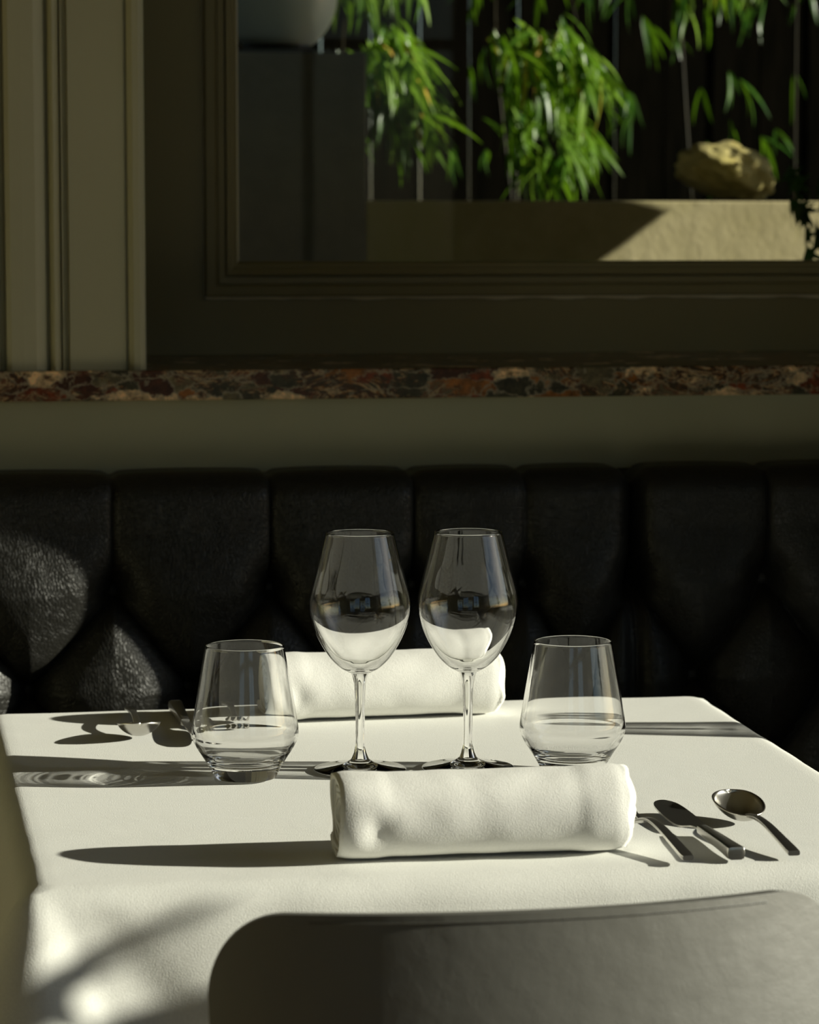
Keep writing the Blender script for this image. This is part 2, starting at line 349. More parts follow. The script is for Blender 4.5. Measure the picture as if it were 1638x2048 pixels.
# ------------------------------------------------------------------ banquette
BV = 3.385
bq = thing('banquette', 'black leather banquette with deep buttoned back under the marble sill', 'banquette', (.5, 3.2, 0))
rowA, rowB, dz = .818, .700, .118
us = [-.985, -.79, -.595, -.40, -.205, -.01, .184, .372, .545, .682, .817]
us2 = [.817, .985, 1.16]
def buttons(ucols):
    A = [(u, rowA) for u in ucols]; B = [((a + b) / 2 - .004, rowB) for a, b in zip(ucols, ucols[1:])]
    C = [(u, rowA - 2 * dz) for u in ucols]
    return A, B, C
def seams(ucols):
    A, B, C = buttons(ucols); S = [((u, z), (u, z + .30)) for u, z in A]
    for i, b in enumerate(B): S += [(A[i], b), (A[i + 1], b), (C[i], b), (C[i + 1], b)]
    S += [((u, z), (u, z - .3)) for u, z in C]
    return S, A + B + C
def segd(p, s):
    (ax, ay), (bx, by) = s; dx, dy = bx - ax, by - ay
    t = max(0, min(1, ((p[0] - ax) * dx + (p[1] - ay) * dy) / (dx * dx + dy * dy))); return math.hypot(p[0] - ax - t * dx, p[1] - ay - t * dy)
TOPZ = .957
def tuft(name, u0, u1, ucols, n):
    S, Bt = seams(ucols)
    zs = []
    z = .46
    nz = 170
    def f(a, b):
        u = u0 + (u1 - u0) * a
        if b < .86: z = .44 + (TOPZ - .03 - .44) * b / .86; y = BV; on = 1
        else:
            q = (b - .86) / .14 * PI * .62; rr = .03
            z = TOPZ - .03 + rr * math.sin(min(q, PI / 2)) ; y = BV + rr * (1 - math.cos(q)); on = max(.25, math.cos(min(q, PI / 2)))
            if q > PI / 2: y = BV + rr + (q - PI / 2) * .13; z = TOPZ
        near = [s for s in S if min(s[0][0], s[1][0]) - .12 < u < max(s[0][0], s[1][0]) + .12]
        d = min(segd((u, z), s) for s in near) if near else .1
        pb = min(math.hypot(u - x, z - zz) for x, zz in Bt)
        zf = .38 if z > rowA + .02 else 1.0
        if z > rowA: zf = 1 - .55 * min(1, (z - rowA) / .07)
        puff = .030 * zf * (1 - math.exp(-(d / .026) ** 1.0)) - .004 * math.exp(-(d / .003) ** 2) * on
        pit = .030 * math.exp(-(pb / .024) ** 1.6)
        e = min(abs(u - u0), abs(u - u1)); side = -.02 * math.exp(-(e / .012) ** 2)
        dn = (puff + side - pit)
        if b >= .86: z += dn * .35 * (1 - on) - .004 * math.exp(-(d / .006) ** 2) + side * .4
        y = y - dn * on
        return (u, y + .018, z)
    V, F = grid(n, nz, f)
    nn = len(V); back = [(u0, 3.505, TOPZ - .006), (u1, 3.505, TOPZ - .006), (u0, 3.505, .44), (u1, 3.505, .44)]
    V += back; w_ = n + 1; top0, top1 = nz * w_, nz * w_ + n
    F.append(tuple(range(top0, top1 + 1)) + (nn + 1, nn)); F.append((nn, nn + 1, nn + 3, nn + 2))
    F.append(tuple(j * w_ for j in range(nz + 1)) + (nn, nn + 2)); F.append(tuple(j * w_ + n for j in range(nz + 1)) + (nn + 1, nn + 3))
    o = mk(name, (V, F), M['leather'], bq, smooth=True, world=True, auto=60)
    bv, bf = lathe([(0, 0.006), (.006, .005), (.009, .002), (.0095, -.004), (0, -.005)], 16)
    for x, z in Bt:
        if z < .45 or not u0 < x < u1: continue
        b = mk('button', ([(a + x, BV + .018 + .030 - c, d_ + z) for a, d_, c in bv], bf), M['leather'], bq, smooth=True, world=True)
tuft('backrest', -1.10, .8165, us, 620)
tuft('backrest', .8175, 1.175, us2, 130)
mk('seat', box(-1.10, 1.175, 2.93, 3.44, .34, .46, .03), M['leather'], bq, smooth=True, world=True)
mk('base', box(-1.08, 1.165, 2.98, 3.50, 0, .34, .004), M['wood'], bq, world=True)

# scroll-edged panel added at the banquette's end, out of view, to shade the leather
pv = [(3.50, 0), (2.99, 0), (2.99, .42), (3.06, .56), (3.14, .70), (3.160, .85), (3.170, .98), (3.166, 1.06), (3.156, 1.14), (3.142, 1.22), (3.120, 1.30), (3.07, 1.37), (3.04, 1.50), (3.04, 1.70), (3.10, 1.76), (3.45, 1.76), (3.49, 1.74)]
pvs = [pv[0]] + [tuple(p) for p in spline(pv[1:], 3)]
n = len(pvs); Vp = [(1.205, a, b) for a, b in pvs] + [(1.235, a, b) for a, b in pvs]
tag(mk('shade_panel', (Vp, [tuple(range(n)), tuple(range(n, 2 * n))] + [(i, (i + 1) % n, (i + 1) % n + n, i + n) for i in range(n)]), M['wood']),
    'unseen dark wooden panel added to shade the black banquette', 'partition')

# ------------------------------------------------------------------ tables with cloths
def smoothstep(a, b, x):
    t = max(0, min(1, (x - a) / (b - a))); return t * t * (3 - 2 * t)
def make_cloth(x0, x1, y0, y1, zt, drop, seed):
    """one draped sheet in local coordinates: flat top, soft edge, hanging sides with pleated corners"""
    rng = random.Random(seed); ph = [rng.uniform(0, 6) for _ in range(8)]
    rc = .012; W, D = x1 - x0, y1 - y0
    per = []                                            # perimeter points: (x, y, nx, ny, dist to corner, side)
    step = .0075
    def side(ax, ay, bx, by, nx, ny, s):
        L = math.hypot(bx - ax, by - ay); m = int(L / step)
        for i in range(m):
            t = i / m; per.append((ax + (bx - ax) * t, ay + (by - ay) * t, nx, ny, min(t, 1 - t) * L, s, t * L))
    def corner(cx, cy, a0, s):
        for i in range(8):
            a = a0 + PI / 2 * i / 8; per.append((cx + rc * math.cos(a), cy + rc * math.sin(a), math.cos(a), math.sin(a), 0, s, 0))
    side(x0 + rc, y0, x1 - rc, y0, 0, -1, 0); corner(x1 - rc, y0 + rc, -PI / 2, 4)
    side(x1, y0 + rc, x1, y1 - rc, 1, 0, 1); corner(x1 - rc, y1 - rc, 0, 5)
    side(x1 - rc, y1, x0 + rc, y1, 0, 1, 2); corner(x0 + rc, y1 - rc, PI / 2, 6)
    side(x0, y1 - rc, x0, y0 + rc, -1, 0, 3); corner(x0 + rc, y0 + rc, PI, 7)
    N = len(per); V = []; R_ = .020
    rows = [(-.16, 0), (-.10, 0), (-.05, 0), (-.03, 0), (-R_, 0)]
    arc = [(-R_ + R_ * math.sin(a), -R_ + R_ * math.cos(a)) for a in [PI / 2 * k / 7 for k in range(1, 8)]]
    rows += arc
    nd = 34; rows += [(0, -R_ - (drop - R_) * (k / nd)) for k in range(1, nd + 1)]
    cxm, cym = (x0 + x1) / 2, (y0 + y1) / 2
    for (off, zz) in rows:
        d = -zz
        for (px, py, nx, ny, dc, s, tt) in per:
            z = zt + zz
            ex = off
            if d > .004:
                fb_ = .25 if s == 0 else .22 if s > 3 else .10; fb_ += (.22 - fb_) * math.exp(-(dc / .06) ** 2); fl = fb_ * d + .06 * d * d
                ridge = max(0, 1 - dc / (.46 * d + .010)); ridge = ridge * ridge * (3 - 2 * ridge) * .5 + ridge * .5
                dip = math.exp(-((dc - (.62 * d + .03)) / (.25 * d + .012)) ** 2)
                und = .10 * d * d * 6 * (math.sin(tt * 21 + ph[s]) * .5 + math.sin(tt * 9 + ph[s] * 2) * .5) * .25
                ex += fl + .26 * d * ridge - .06 * d * dip + und
                ex += .0016 * noise.noise(Vector((tt * 16, d * 10, s)))
            else:
                z += .0006 * (off > -.09) * noise.noise(Vector((px * 14, py * 14, 2)))
            if off < 0 and d < .004:                      # inner rings: keep a rectangle
                ax = cxm + (px - cxm) * (1 + off / (W / 2)); ay = cym + (py - cym) * (1 + off / (D / 2)); V.append((ax, ay, z))
            else: V.append((px + nx * ex, py + ny * ex, z))
    V = [(x - .022 * smoothstep(0, -W / 2, x) * (y - y0) / D if x < 0 else x, y, z) for x, y, z in V]
    F = []
    for r in range(len(rows) - 1):
        for i in range(N): F.append((r * N + i, r * N + (i + 1) % N, (r + 1) * N + (i + 1) % N, (r + 1) * N + i))
    F.append(tuple(range(N)))
    return V, F
TX0, TX1, TY0, TY1 = .0455, .7965, 2.160, 2.987
def dining_table(x0, label, clabel):
    dx = x0 - TX0; cx, cyy = (TX0 + TX1) / 2 + dx, (TY0 + TY1) / 2
    t = thing('dining_table', label, 'table', (cx, cyy, 0), 0, 'square pedestal tables')
    hw, hd = (TX1 - TX0) / 2 - .008, (TY1 - TY0) / 2 - .008
    mk('tabletop', box(-hw, hw, -hd, hd, .718, .744, .006), M['wood'], t)
    mk('pedestal', lathe([(0, .02), (.035, .02), (.035, .04), (.028, .06), (.028, .70), (.06, .714), (0, .714)], 24), M['metal'], t, smooth=True, auto=40)
    mk('base_plate', box(-.22, .22, -.22, .22, 0, .02, .004), M['metal'], t)
    c = mk('tablecloth', make_cloth(-(TX1 - TX0) / 2, (TX1 - TX0) / 2, -(TY1 - TY0) / 2, (TY1 - TY0) / 2, .75, .265, int(x0 * 100)), M['cloth'], None, smooth=True)
    c.location = (cx, cyy, 0); solid(c, .0012, -1); c.cycles.is_caustics_receiver = True
    tag(c, clabel, 'tablecloth')
    return t
dining_table(TX0, 'square pedestal table hidden under the sunlit white cloth', 'white linen tablecloth on the sunlit table in front of the banquette')
dining_table(1.255, 'neighbouring pedestal table standing to the right of the sunlit table', 'white linen tablecloth on the neighbouring table to the right')

# ------------------------------------------------------------------ glassware
def caustic(o): o.cycles.is_caustics_caster = True
def glass_mesh(name, prof, parent, seg=96):
    o = mk(name, lathe(prof, seg), M['glass'], parent, smooth=True); caustic(o); return o
def seg_normals_fix(o): pass
# wine glass: outer contour z,r measured from the table
outer = [(.0085, .0905), (.0125, .0922), (.0190, .0962), (.0270, .1040), (.0344, .1150), (.0405, .1270), (.0448, .1390), (.0467, .1500), (.0464, .1590), (.0441, .1700), (.0408, .1830), (.0376, .1960), (.0344, .2080), (.0311, .2200)]
outer = [tuple(p) for p in spline(outer, 4)]
inner = []
for i, (r, z) in enumerate(outer):
    a = Vector(outer[max(i - 1, 0)]); b = Vector(outer[min(i + 1, len(outer) - 1)]); d = (b - a).normalized(); nr = Vector((-d.y, d.x))
    t = .0010 + .0026 * max(0, (.158 - z) / .06) ** 1.35
    q = Vector((r, z)) + nr * t; inner.append((q.x, q.y))
inner = [p for p in inner if p[0] > .006]
z_in = inner[0][1] - .0008
rim = [(outer[-1][0] - .0002, outer[-1][1] + .0006), (outer[-1][0] - .0006, outer[-1][1] + .0008), (inner[-1][0] + .0002, inner[-1][1] + .0005)]
bowl_prof = outer + rim + inner[::-1] + [(.004, z_in - .0002), (0, z_in - .0003)]
stem = spline([(.0085, .0905), (.0070, .0870), (.0055, .0800), (.0048, .0700), (.0044, .0520), (.0044, .0360), (.0050, .0230), (.0062, .0155), (.0082, .0105)], 4)
foot = [tuple(p) for p in spline([(.0082, .0105), (.0125, .0073), (.0200, .0050), (.0310, .0032), (.0405, .0020), (.0425, .0013)], 4)] + [(.0428, .0008), (.0424, .0003), (.0410, .0001), (.030, .0006), (.015, .0018), (0, .0022)]
def make_wine_glass(loc, label, rz=0):
    t = thing('wine_glass', label, 'wine glass', loc, rz, 'stemmed wine glasses')
    glass_mesh('bowl', bowl_prof, t); glass_mesh('stem', [tuple(p) for p in stem], t); f_ = glass_mesh('foot', foot, t); f_.cycles.is_caustics_caster = False
    return t
TOP = .7512
wg = make_wine_glass((.3658, 2.601, TOP), 'left of the two tall clear wine glasses between the tumblers')
wg2 = copy_tree(wg); wg2.location = (.4655, 2.594, TOP); wg2['label'] = 'right of the two tall clear wine glasses between the tumblers'
wg3 = copy_tree(wg); wg3.location = (1.315, 2.640, TOP); wg3['label'] = 'clear wine glass on the neighbouring white table to the right'
# tumbler: thick base, widest low down, narrowing to the rim
to = [(.0255, .0003), (.0275, .0008), (.0288, .0030), (.0325, .0100), (.0385, .0200), (.0450, .0300), (.0482, .0385), (.0488, .0430), (.0480, .0500), (.0465, .0590), (.0430, .0800), (.0390, .1030), (.0357, .1216)]
to = [to[0]] + [tuple(p) for p in spline(to[1:], 5)]
ti = [(.0346, .1216), (.0379, .1030), (.0418, .0800), (.0452, .0590), (.0466, .0490), (.0466, .0420), (.0445, .0340), (.0390, .0250), (.0320, .0185), (.0230, .0158), (.0110, .0148), (0, .0145)]
ti = [tuple(p) for p in spline(ti, 5)]
tumb = to + [(.0356, .1221), (.03515, .12235), (.0347, .1221)] + ti
tumb = [(0, .0010), (.018, .0008)] + tumb
def tumbler(loc, label):
    o = mk('tumbler', lathe(tumb, 96), M['glass'], None, smooth=True); caustic(o); o.location = loc
    return tag(o, label, 'tumbler', 'clear water tumblers')
tb = tumbler((.2570, 2.578, TOP), 'clear thick-based water tumbler left of the wine glasses')
tb2 = tb.copy(); COL.objects.link(tb2); tb2.location = (.5570, 2.559, TOP); tb2['label'] = 'clear thick-based water tumbler right of the wine glasses'

# ------------------------------------------------------------------ rolled napkins
def napkin_roll(loc, rz, L, r_out, seed, label, tilt=0):
    t = tag(thing('rolled_napkin', label, 'napkin', loc, rz, 'rolled white napkins'))
    rng = random.Random(seed); turns = 5.6; r_in = .0045; thk = .0046; off = rng.uniform(0, 9)
    NA, NL = int(turns * 44), 56
    th_end = -PI / 2 + R(48)                              # the free edge ends low on the front
    def rad(a):                                           # a = 0..1 inside to outside
        return r_in + (r_out - thk / 2 - r_in) * a
    def pt(th, r, x, turn):
        # slightly flattened underside, soft square section
        c, s = math.cos(th), math.sin(th)
        k = 1 + .035 * (abs(math.sin(2 * th)) ** 1.5) * (r / r_out)
        y, z = r * c * k, r * s * k
        z = max(z, -r_out * .965 * (r / r_out) - 0) if s < 0 else z
        return y * 1.18, z
    def make(a0, a1, inset0, inset1, nm, amp):
        def f(u, v):
            a = a0 + (a1 - a0) * v; th = th_end - (1 - a) * turns * 2 * PI
            r = rad(a); turn = a * turns
            e0 = inset0 * (1 - a) ** .6 + .0030 * noise.noise(Vector((turn * .9, math.cos(th) + off, math.sin(th))))
            e1 = inset1 * (1 - a) ** .6 + .0055 * noise.noise(Vector((turn * 1.1 + 7, math.cos(th) * 1.3 + off, math.sin(th) * 1.3)))
            x = -L / 2 + e0 + (L - e0 - e1) * u
            ed = min(x + L / 2, L / 2 - x)
            # folded hems make two soft steps near the ends, dents and long wrinkles elsewhere
            r2 = r + .0011 * smoothstep(.045, .030, ed) + amp * noise.noise(Vector((x * 38 + off, math.cos(th) * 1.6, math.sin(th) * 1.6)))
            r2 += amp * 1.6 * math.exp(-(ed / .022) ** 2) * noise.noise(Vector((x * 30, math.cos(th) * 2.2 + off * 2, math.sin(th) * 2.2 + turn)))
            if a > .55:
                dx, dt = (x + L / 2 - .030) / .0095, ((th % (2 * PI)) - PI * 1.08) / .42
                r2 -= .0030 * math.exp(-dx * dx - dt * dt)
            r2 -= .0018 * math.exp(-(ed / .006) ** 2) * (a > .8)
            y, z = pt(th, r2, x, turn)
            return (x, y, z)
        o = mk(nm, grid(NL, int(NA * (a1 - a0)) + 1, f), M['napkin'], t, smooth=True)
        solid(o, thk, 0); o.cycles.is_caustics_receiver = True; return o
    o = make(0, 1, .006, -.006, 'rolled_cloth', .0006)
    return t
# the sections' centres sit one radius above the cloth
RO = .0353
nk1 = napkin_roll((.4105, 2.236, .7515 + RO * .985), R(-.3), .234, RO, 3, 'rolled white cotton napkin nearest the camera, beside the spoon and knife')
nk2 = napkin_roll((.4270, 2.892, .7515 + RO * .985), R(3.4), .240, RO, 11, 'rolled white cotton napkin behind the wine glasses, near the banquette')

# ------------------------------------------------------------------ cutlery, local +y from handle end to tip
def strip(pts, wfun, thk, n=6, round_=False):
    """flat bar swept along (y, z) points with width function"""
    P = spline([(0, y, z) for y, z in pts], n); m = len(P); V, F = [], []
    K = 10
    for i, p in enumerate(P):
        t = i / (m - 1); w_, h = wfun(t) / 2, (thk(t) if callable(thk) else thk) / 2
        for k in range(K):
            a = 2 * PI * k / K; c, s = math.cos(a), math.sin(a)
            sx = math.copysign(abs(c) ** .45, c); sz = math.copysign(abs(s) ** .45, s)
            V.append((w_ * sx, p.y, p.z + h * sz))
    for i in range(m - 1):
        for k in range(K): F.append((i * K + k, i * K + (k + 1) % K, (i + 1) * K + (k + 1) % K, (i + 1) * K + k))
    F += [tuple(range(K)), tuple(range((m - 1) * K, m * K))]
    return V, F
def lerp(t, pts):
    for (a, x), (b, y) in zip(pts, pts[1:]):
        if t <= b: return x + (y - x) * (t - a) / (b - a)
    return pts[-1][1]
def make_spoon(label, loc, rz):
    t = thing('spoon', label, 'spoon', loc, rz, 'table spoons')
    mk('handle', strip([(0, .0045), (.03, .008), (.07, .0120), (.10, .0125), (.125, .0095)], lambda q: lerp(q, [(0, .0100), (.1, .0105), (.6, .0070), (1, .0066)]),
       lambda q: lerp(q, [(0, .0042), (.3, .0032), (1, .0034)])), M['steel'], t, smooth=True, auto=50)
    L, W = .062, .0415
    def f(u, v):
        s = u * PI; y0 = .121 + L * (1 - math.cos(s)) / 2; half = W / 2 * math.sin(s) ** .82 * (1 + .10 * math.cos(s + PI)) if 0 < u < 1 else 0
        tt = (v - .5) * 2; x = half * tt
        rimz = .0105 + (y0 - .121) / L * .0100
        q = max(0, (1 - ((y0 - .121 - L * .52) / (L * .52)) ** 2)) * (1 - tt * tt)
        return (x, y0, rimz - .0130 * q ** .75)
    o = mk('bowl', grid(28, 20, f), M['steel'], t, smooth=True); solid(o, .0014, 0); return t
def make_knife(label, loc, rz):
    t = thing('table_knife', label, 'knife', loc, rz, 'table knives')
    mk('handle', strip([(0, .006), (.004, .0063), (.03, .0062), (.075, .0055), (.100, .005)], lambda q: lerp(q, [(0, .008), (.04, .0138), (.25, .0150), (.8, .0105), (1, .0090)]),
       lambda q: lerp(q, [(0, .005), (.04, .0105), (.3, .0105), (1, .0070)])), M['steel'], t, smooth=True, auto=50)
    pts = [(.004, .098), (.0045, .112), (.0047, .150), (.0030, .185), (-.002, .203), (-.0065, .2085), (-.0115, .2070), (-.0150, .198), (-.0168, .180), (-.0172, .150), (-.0165, .128), (-.0135, .116), (-.0065, .110), (-.0035, .098)]
    pts = [tuple(p) for p in spline(pts, 4)]; n = len(pts)
    V = [(x, y, .0062 + .022 * max(0, y - .1) * 1.0) for x, y in pts] + [(x, y, .0046 + .022 * max(0, y - .1)) for x, y in pts]
    F = [tuple(range(n)), tuple(range(n, 2 * n))] + [(i, (i + 1) % n, (i + 1) % n + n, i + n) for i in range(n)]
    # the blade leans on its cutting edge a little
    V = [(x, y, max(.0004, z + (x + .004) * .16)) for x, y, z in V]
    mk('blade', (V, F), M['steel'], t, smooth=True, auto=30); return t
def make_fork(label, loc, rz):
    t = thing('fork', label, 'fork', loc, rz, 'table forks')
    mk('handle', strip([(0, .0045), (.03, .009), (.07, .0145), (.10, .0150), (.125, .0100), (.135, .0065)], lambda q: lerp(q, [(0, .0090), (.05, .0108), (.6, .0068), (.9, .0064), (1, .0120)]),
       lambda q: lerp(q, [(0, .0040), (.3, .0032), (1, .0026)])), M['steel'], t, smooth=True, auto=50)
    mk('head', strip([(.131, .0080), (.140, .0045), (.150, .0032)], lambda q: lerp(q, [(0, .010), (.4, .021), (1, .0235)]), .0018), M['steel'], t, smooth=True, auto=50)
    for k in range(4):
        x0 = (k - 1.5) * .0064
        v, f = strip([(.148, .0032), (.160, .0045), (.175, .0095), (.188, .0180)], lambda q: lerp(q, [(0, .0040), (.7, .0030), (1, .0014)]), .0017, 5)
        mk('tine', ([(x + x0, y, z) for x, y, z in v], f), M['steel'], t, smooth=True, auto=50)
    return t
CT = .7515
make_fork('fork lying closest to the near rolled napkin', (.5655, 2.168, CT), R(4))
make_knife('steel table knife between the fork and the spoon at the near setting', (.6055, 2.171, CT), R(1.0))
make_spoon('steel spoon outermost at the near setting, right of the knife', (.6530, 2.172, CT), R(1.0))
make_fork('fork seen through the left tumbler, beside the far rolled napkin', (.2700, 2.955, CT), R(180))
make_knife('steel knife of the far setting, lying behind the left tumbler', (.2215, 2.952, CT), R(181.5))
make_spoon('steel spoon of the far setting, left of the left tumbler', (.1740, 2.950, CT), R(180))

# ------------------------------------------------------------------ dining chair, back to the camera
ch = thing('dining_chair', 'dark leather dining chair with a curved stitched back, nearest the camera', 'chair', (.372, 1.95, 0), R(2))
CW, CR = .228, .42
def chair_back(inset, y_off, nu=56, nv=30):
    def f(u, v):
        # superellipse-cornered shell: u across, v from seat to top
        a = (u - .5) * 2
        z_top = -.0025 * a * a + .3640
        rc_ = .058; hx = CW - inset; hz = z_top - inset
        if v < .5: z = v / .5 * (hz - rc_); dl = 0
        else:
            ph = (v - .5) / .5 * PI / 2; z = hz - rc_ * (1 - math.sin(ph)); dl = rc_ * (1 - math.cos(ph))
        lim = hx - dl - .050 * max(0, .30 - z)
        x = a * lim
        be = x / CR
        y = CR * (1 - math.cos(be)) + .012 * (z / .36) + y_off
        X = CR * math.sin(be)
        return (X, y, .445 + z)
    return f
yb0 = 1.783 - 1.95
front = grid(56, 30, chair_back(0, yb0)); bk = grid(56, 30, chair_back(.004, yb0 + .024))
nF = len(front[0]); Vc = front[0] + bk[0]; Fc = front[1] + [tuple(i + nF for i in q[::-1]) for q in bk[1]]
bd = [i for i in range(57)] + [j * 57 + 56 for j in range(1, 31)] + [30 * 57 + i for i in range(55, -1, -1)] + [j * 57 for j in range(29, 0, -1)]
for a, b in zip(bd, bd[1:] + bd[:1]): Fc.append((a, b, b + nF, a + nF))
o = mk('backrest', (Vc, Fc), M['chair_leather'], ch, smooth=True, auto=50)
m_ = o.modifiers.new('round', 'BEVEL'); m_.width = .007; m_.segments = 4; m_.limit_method = 'ANGLE'; m_.angle_limit = R(50)
# welt along the top and a row of stitches under it
fb = chair_back(.002, yb0 + .002)
path = [fb(0, v / 30) for v in range(5, 31)] + [fb(u / 56, 1) for u in range(1, 56)] + [fb(1, v / 30) for v in range(30, 4, -1)]
mk('piping', tube(path, .0016, 8), M['chair_leather'], ch, smooth=True)
fs = chair_back(.0055, yb0 - .0003); parts = []
for k in range(3, 150):
    if k > 147: break
    a, b = k / 150, (k + .55) / 150
    p, q = Vector(fs(a, 1)), Vector(fs(b, 1)); parts.append(tube([p, q], .0006, 5))
tag(mk('stitching', join(*parts), M['chair_leather'], ch), kind='stuff')
mk('seat', box(-.215, .215, -.10, .34, .40, .455, .022), M['chair_leather'], ch, smooth=True)
for sx in (-1, 1):
    for yy in (-.09, .31): mk('leg', tube([(sx * .19, yy, .41), (sx * .20, yy * 1.04, 0)], lambda q: .015 - .005 * q, 12), M['metal'], ch, smooth=True)

# ------------------------------------------------------------------ leafy plant added out of view to cast leaf shadows on the hanging cloth
def leaf_mesh(L, W, droop=.25, n=7, name='leaf'):
    V, F = [], []
    for i in range(n + 1):
        t = i / n; w_ = W / 2 * (math.sin(PI * t ** .62) ** .9 if 0 < t < 1 else 0.02); x = L * (t - .12 * droop * t * t); z = -droop * L * t * t
        V += [(x, -w_, z), (x, 0, z - w_ * .28), (x, w_, z)]
    for i in range(n):
        for j in (0, 1): F.append((i * 3 + j, i * 3 + 1 + j, i * 3 + 4 + j, i * 3 + 3 + j))
    me = bpy.data.meshes.new(name); me.from_pydata(V, [], F); me.polygons.foreach_set('use_smooth', [True] * len(F)); return me
pl = thing('shadow_plant', 'unseen potted plant added right of the near chair to cast leaf shadows', 'plant', (2.30, 1.66, 0))
mk('pot', lathe([(0, 0), (.13, 0), (.15, .02), (.18, .30), (.19, .34), (.18, .345), (.165, .33), (.16, .29), (0, .29)], 32), M['dark_stone'], pl, smooth=True, auto=40)
lm = leaf_mesh(.085, .038, .3); lm.materials.append(M['dark_leaf'])
rng = random.Random(5)
for (dx, dy, dz, h0) in ((-.08, -.05, 1.37, .29), (-.02, -.02, 1.365, .29), (.08, .0, 1.33, .29), (-.05, .06, 1.20, .29), (.04, .09, 1.16, .29)):
    pts = spline([(dx * .1, dy * .1, h0), (dx * .3, dy * .35, .70), (dx * .8, dy * .9, 1.05), (dx, dy, dz)], 5)
    mk('stem', tube(pts, lambda q: .007 - .004 * q, 6), M['cane'], pl, smooth=True)
    for k in range(20):
        p = pts[rng.randint(10, len(pts) - 1)]
        l = link('leaf', lm, None, pl); l.location = p
        l.rotation_euler = (rng.uniform(-.5, .5), rng.uniform(-.6, .7), rng.uniform(0, 2 * PI)); l.scale = [rng.uniform(.6, 1.15)] * 3

# ------------------------------------------------------------------ garden outside
struct('sky_block_1', box(-7, 3.2, -2.8, 4.2, CZ + .1, 7.5), M['wall'])  # upper storeys, unseen, added to keep skylight off the garden
struct('sky_block_2', join(box(-7, 4.4, 4.2, 8.9, 3.25, 3.35), box(-7, 4.4, 8.75, 8.9, 3.0, 3.25)), M['backing'])  # verandah cover out of view, added to darken the garden
struct('wall_garden', box(-4.2, -4, 4.2, 9, .35, 3.3), M['backing'])
GV = 5.2
struct('terrace_floor', box(-4, 8, 4.2, 12, .35, .45), M['paving'])
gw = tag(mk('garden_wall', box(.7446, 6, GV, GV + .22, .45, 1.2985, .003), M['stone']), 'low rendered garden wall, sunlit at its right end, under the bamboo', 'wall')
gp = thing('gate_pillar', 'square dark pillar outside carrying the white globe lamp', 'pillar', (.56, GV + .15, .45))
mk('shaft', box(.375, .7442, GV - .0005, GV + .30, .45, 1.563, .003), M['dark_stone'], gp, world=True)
lamp = thing('globe_lamp', 'white globe lamp on top of the dark garden pillar', 'lamp', (.600, GV + .15, 1.563))
mk('base', lathe([(0, 0), (.075, 0), (.078, .004), (.074, .012), (.062, .018), (.060, .030), (0, .030)], 40), M['metal'], lamp, smooth=True, auto=40)
gl_ = [(.060 + 0 * k, .022) for k in range(1)]
Rg, zc = .1115, .113
gl_ = [(Rg * math.sin(a), zc - Rg * math.cos(a)) for a in [R(33) + (PI - R(33)) * k / 40 for k in range(41)]]
mk('globe', lathe([(0, gl_[0][1])] + gl_[:-1] + [(0, zc + Rg)], 64), M['opal'], lamp, smooth=True, auto=60)
tag(mk('planting_bed', box(-3.99, 8, GV + .305, 9.0, .45, 1.25), M['soil']), 'raised bed of dark soil behind the low garden wall', 'planting bed')
fe = thing('garden_backing', 'near-black boards added for the shaded depth behind the bamboo', 'backing', (2, 8.6, 1.25))
for k in range(70):  # dark backing boards: the shade behind the bamboo is in their colour
    x = -2.5 + k * .15; mk('board', box(x, x + .144, 8.6 + .006 * (k % 2), 8.63, 1.25, 4.0), M['backing'], fe, world=True)
# pier added out of view, profiled to throw the low wall's pointed shadow
pp = [(4.60, .45), (5.010, .45), (5.010, 1.425), (5.030, 1.458), (5.049, 1.495), (5.018, 1.580), (4.995, 1.66), (4.98, 1.75), (4.97, 1.92), (5.20, 1.98), (5.20, 2.15), (4.60, 2.15)]
n = len(pp)
tag(mk('shadow_pier', ([(1.75, a, b) for a, b in pp] + [(1.99, a, b) for a, b in pp], [tuple(range(n)), tuple(range(n, 2 * n))] + [(i, (i + 1) % n, (i + 1) % n + n, i + n) for i in range(n)]), M['dark_stone']),
    'unseen dark pier added to cast the pointed shadow on the garden wall', 'pier')
# rock
bm = bmesh.new(); bmesh.ops.create_icosphere(bm, subdivisions=5, radius=1)
for v in bm.verts:
    p = v.co.copy(); d = 1 + .16 * noise.noise(p * 1.7) + .09 * noise.noise(p * 4) + .05 * noise.noise(p * 9)
    pit = noise.voronoi(p * 4.2)[0][0]; d -= .10 * max(0, .35 - pit) * (p.z > -.1)
    v.co = Vector((p.x * d * .105, p.y * d * .085, p.z * d * .062 * (1.0 if p.z > 0 else .8)))
me = bpy.data.meshes.new('rock'); bm.to_mesh(me); bm.free(); me.polygons.foreach_set('use_smooth', [True] * len(me.polygons))
rk = link('rock', me, M['rock']); rk.location = (1.555, 5.70, 1.355); rk.rotation_euler = (0, R(14), R(10))
tag(rk, 'rounded lichen covered rock lying behind the garden wall', 'rock')

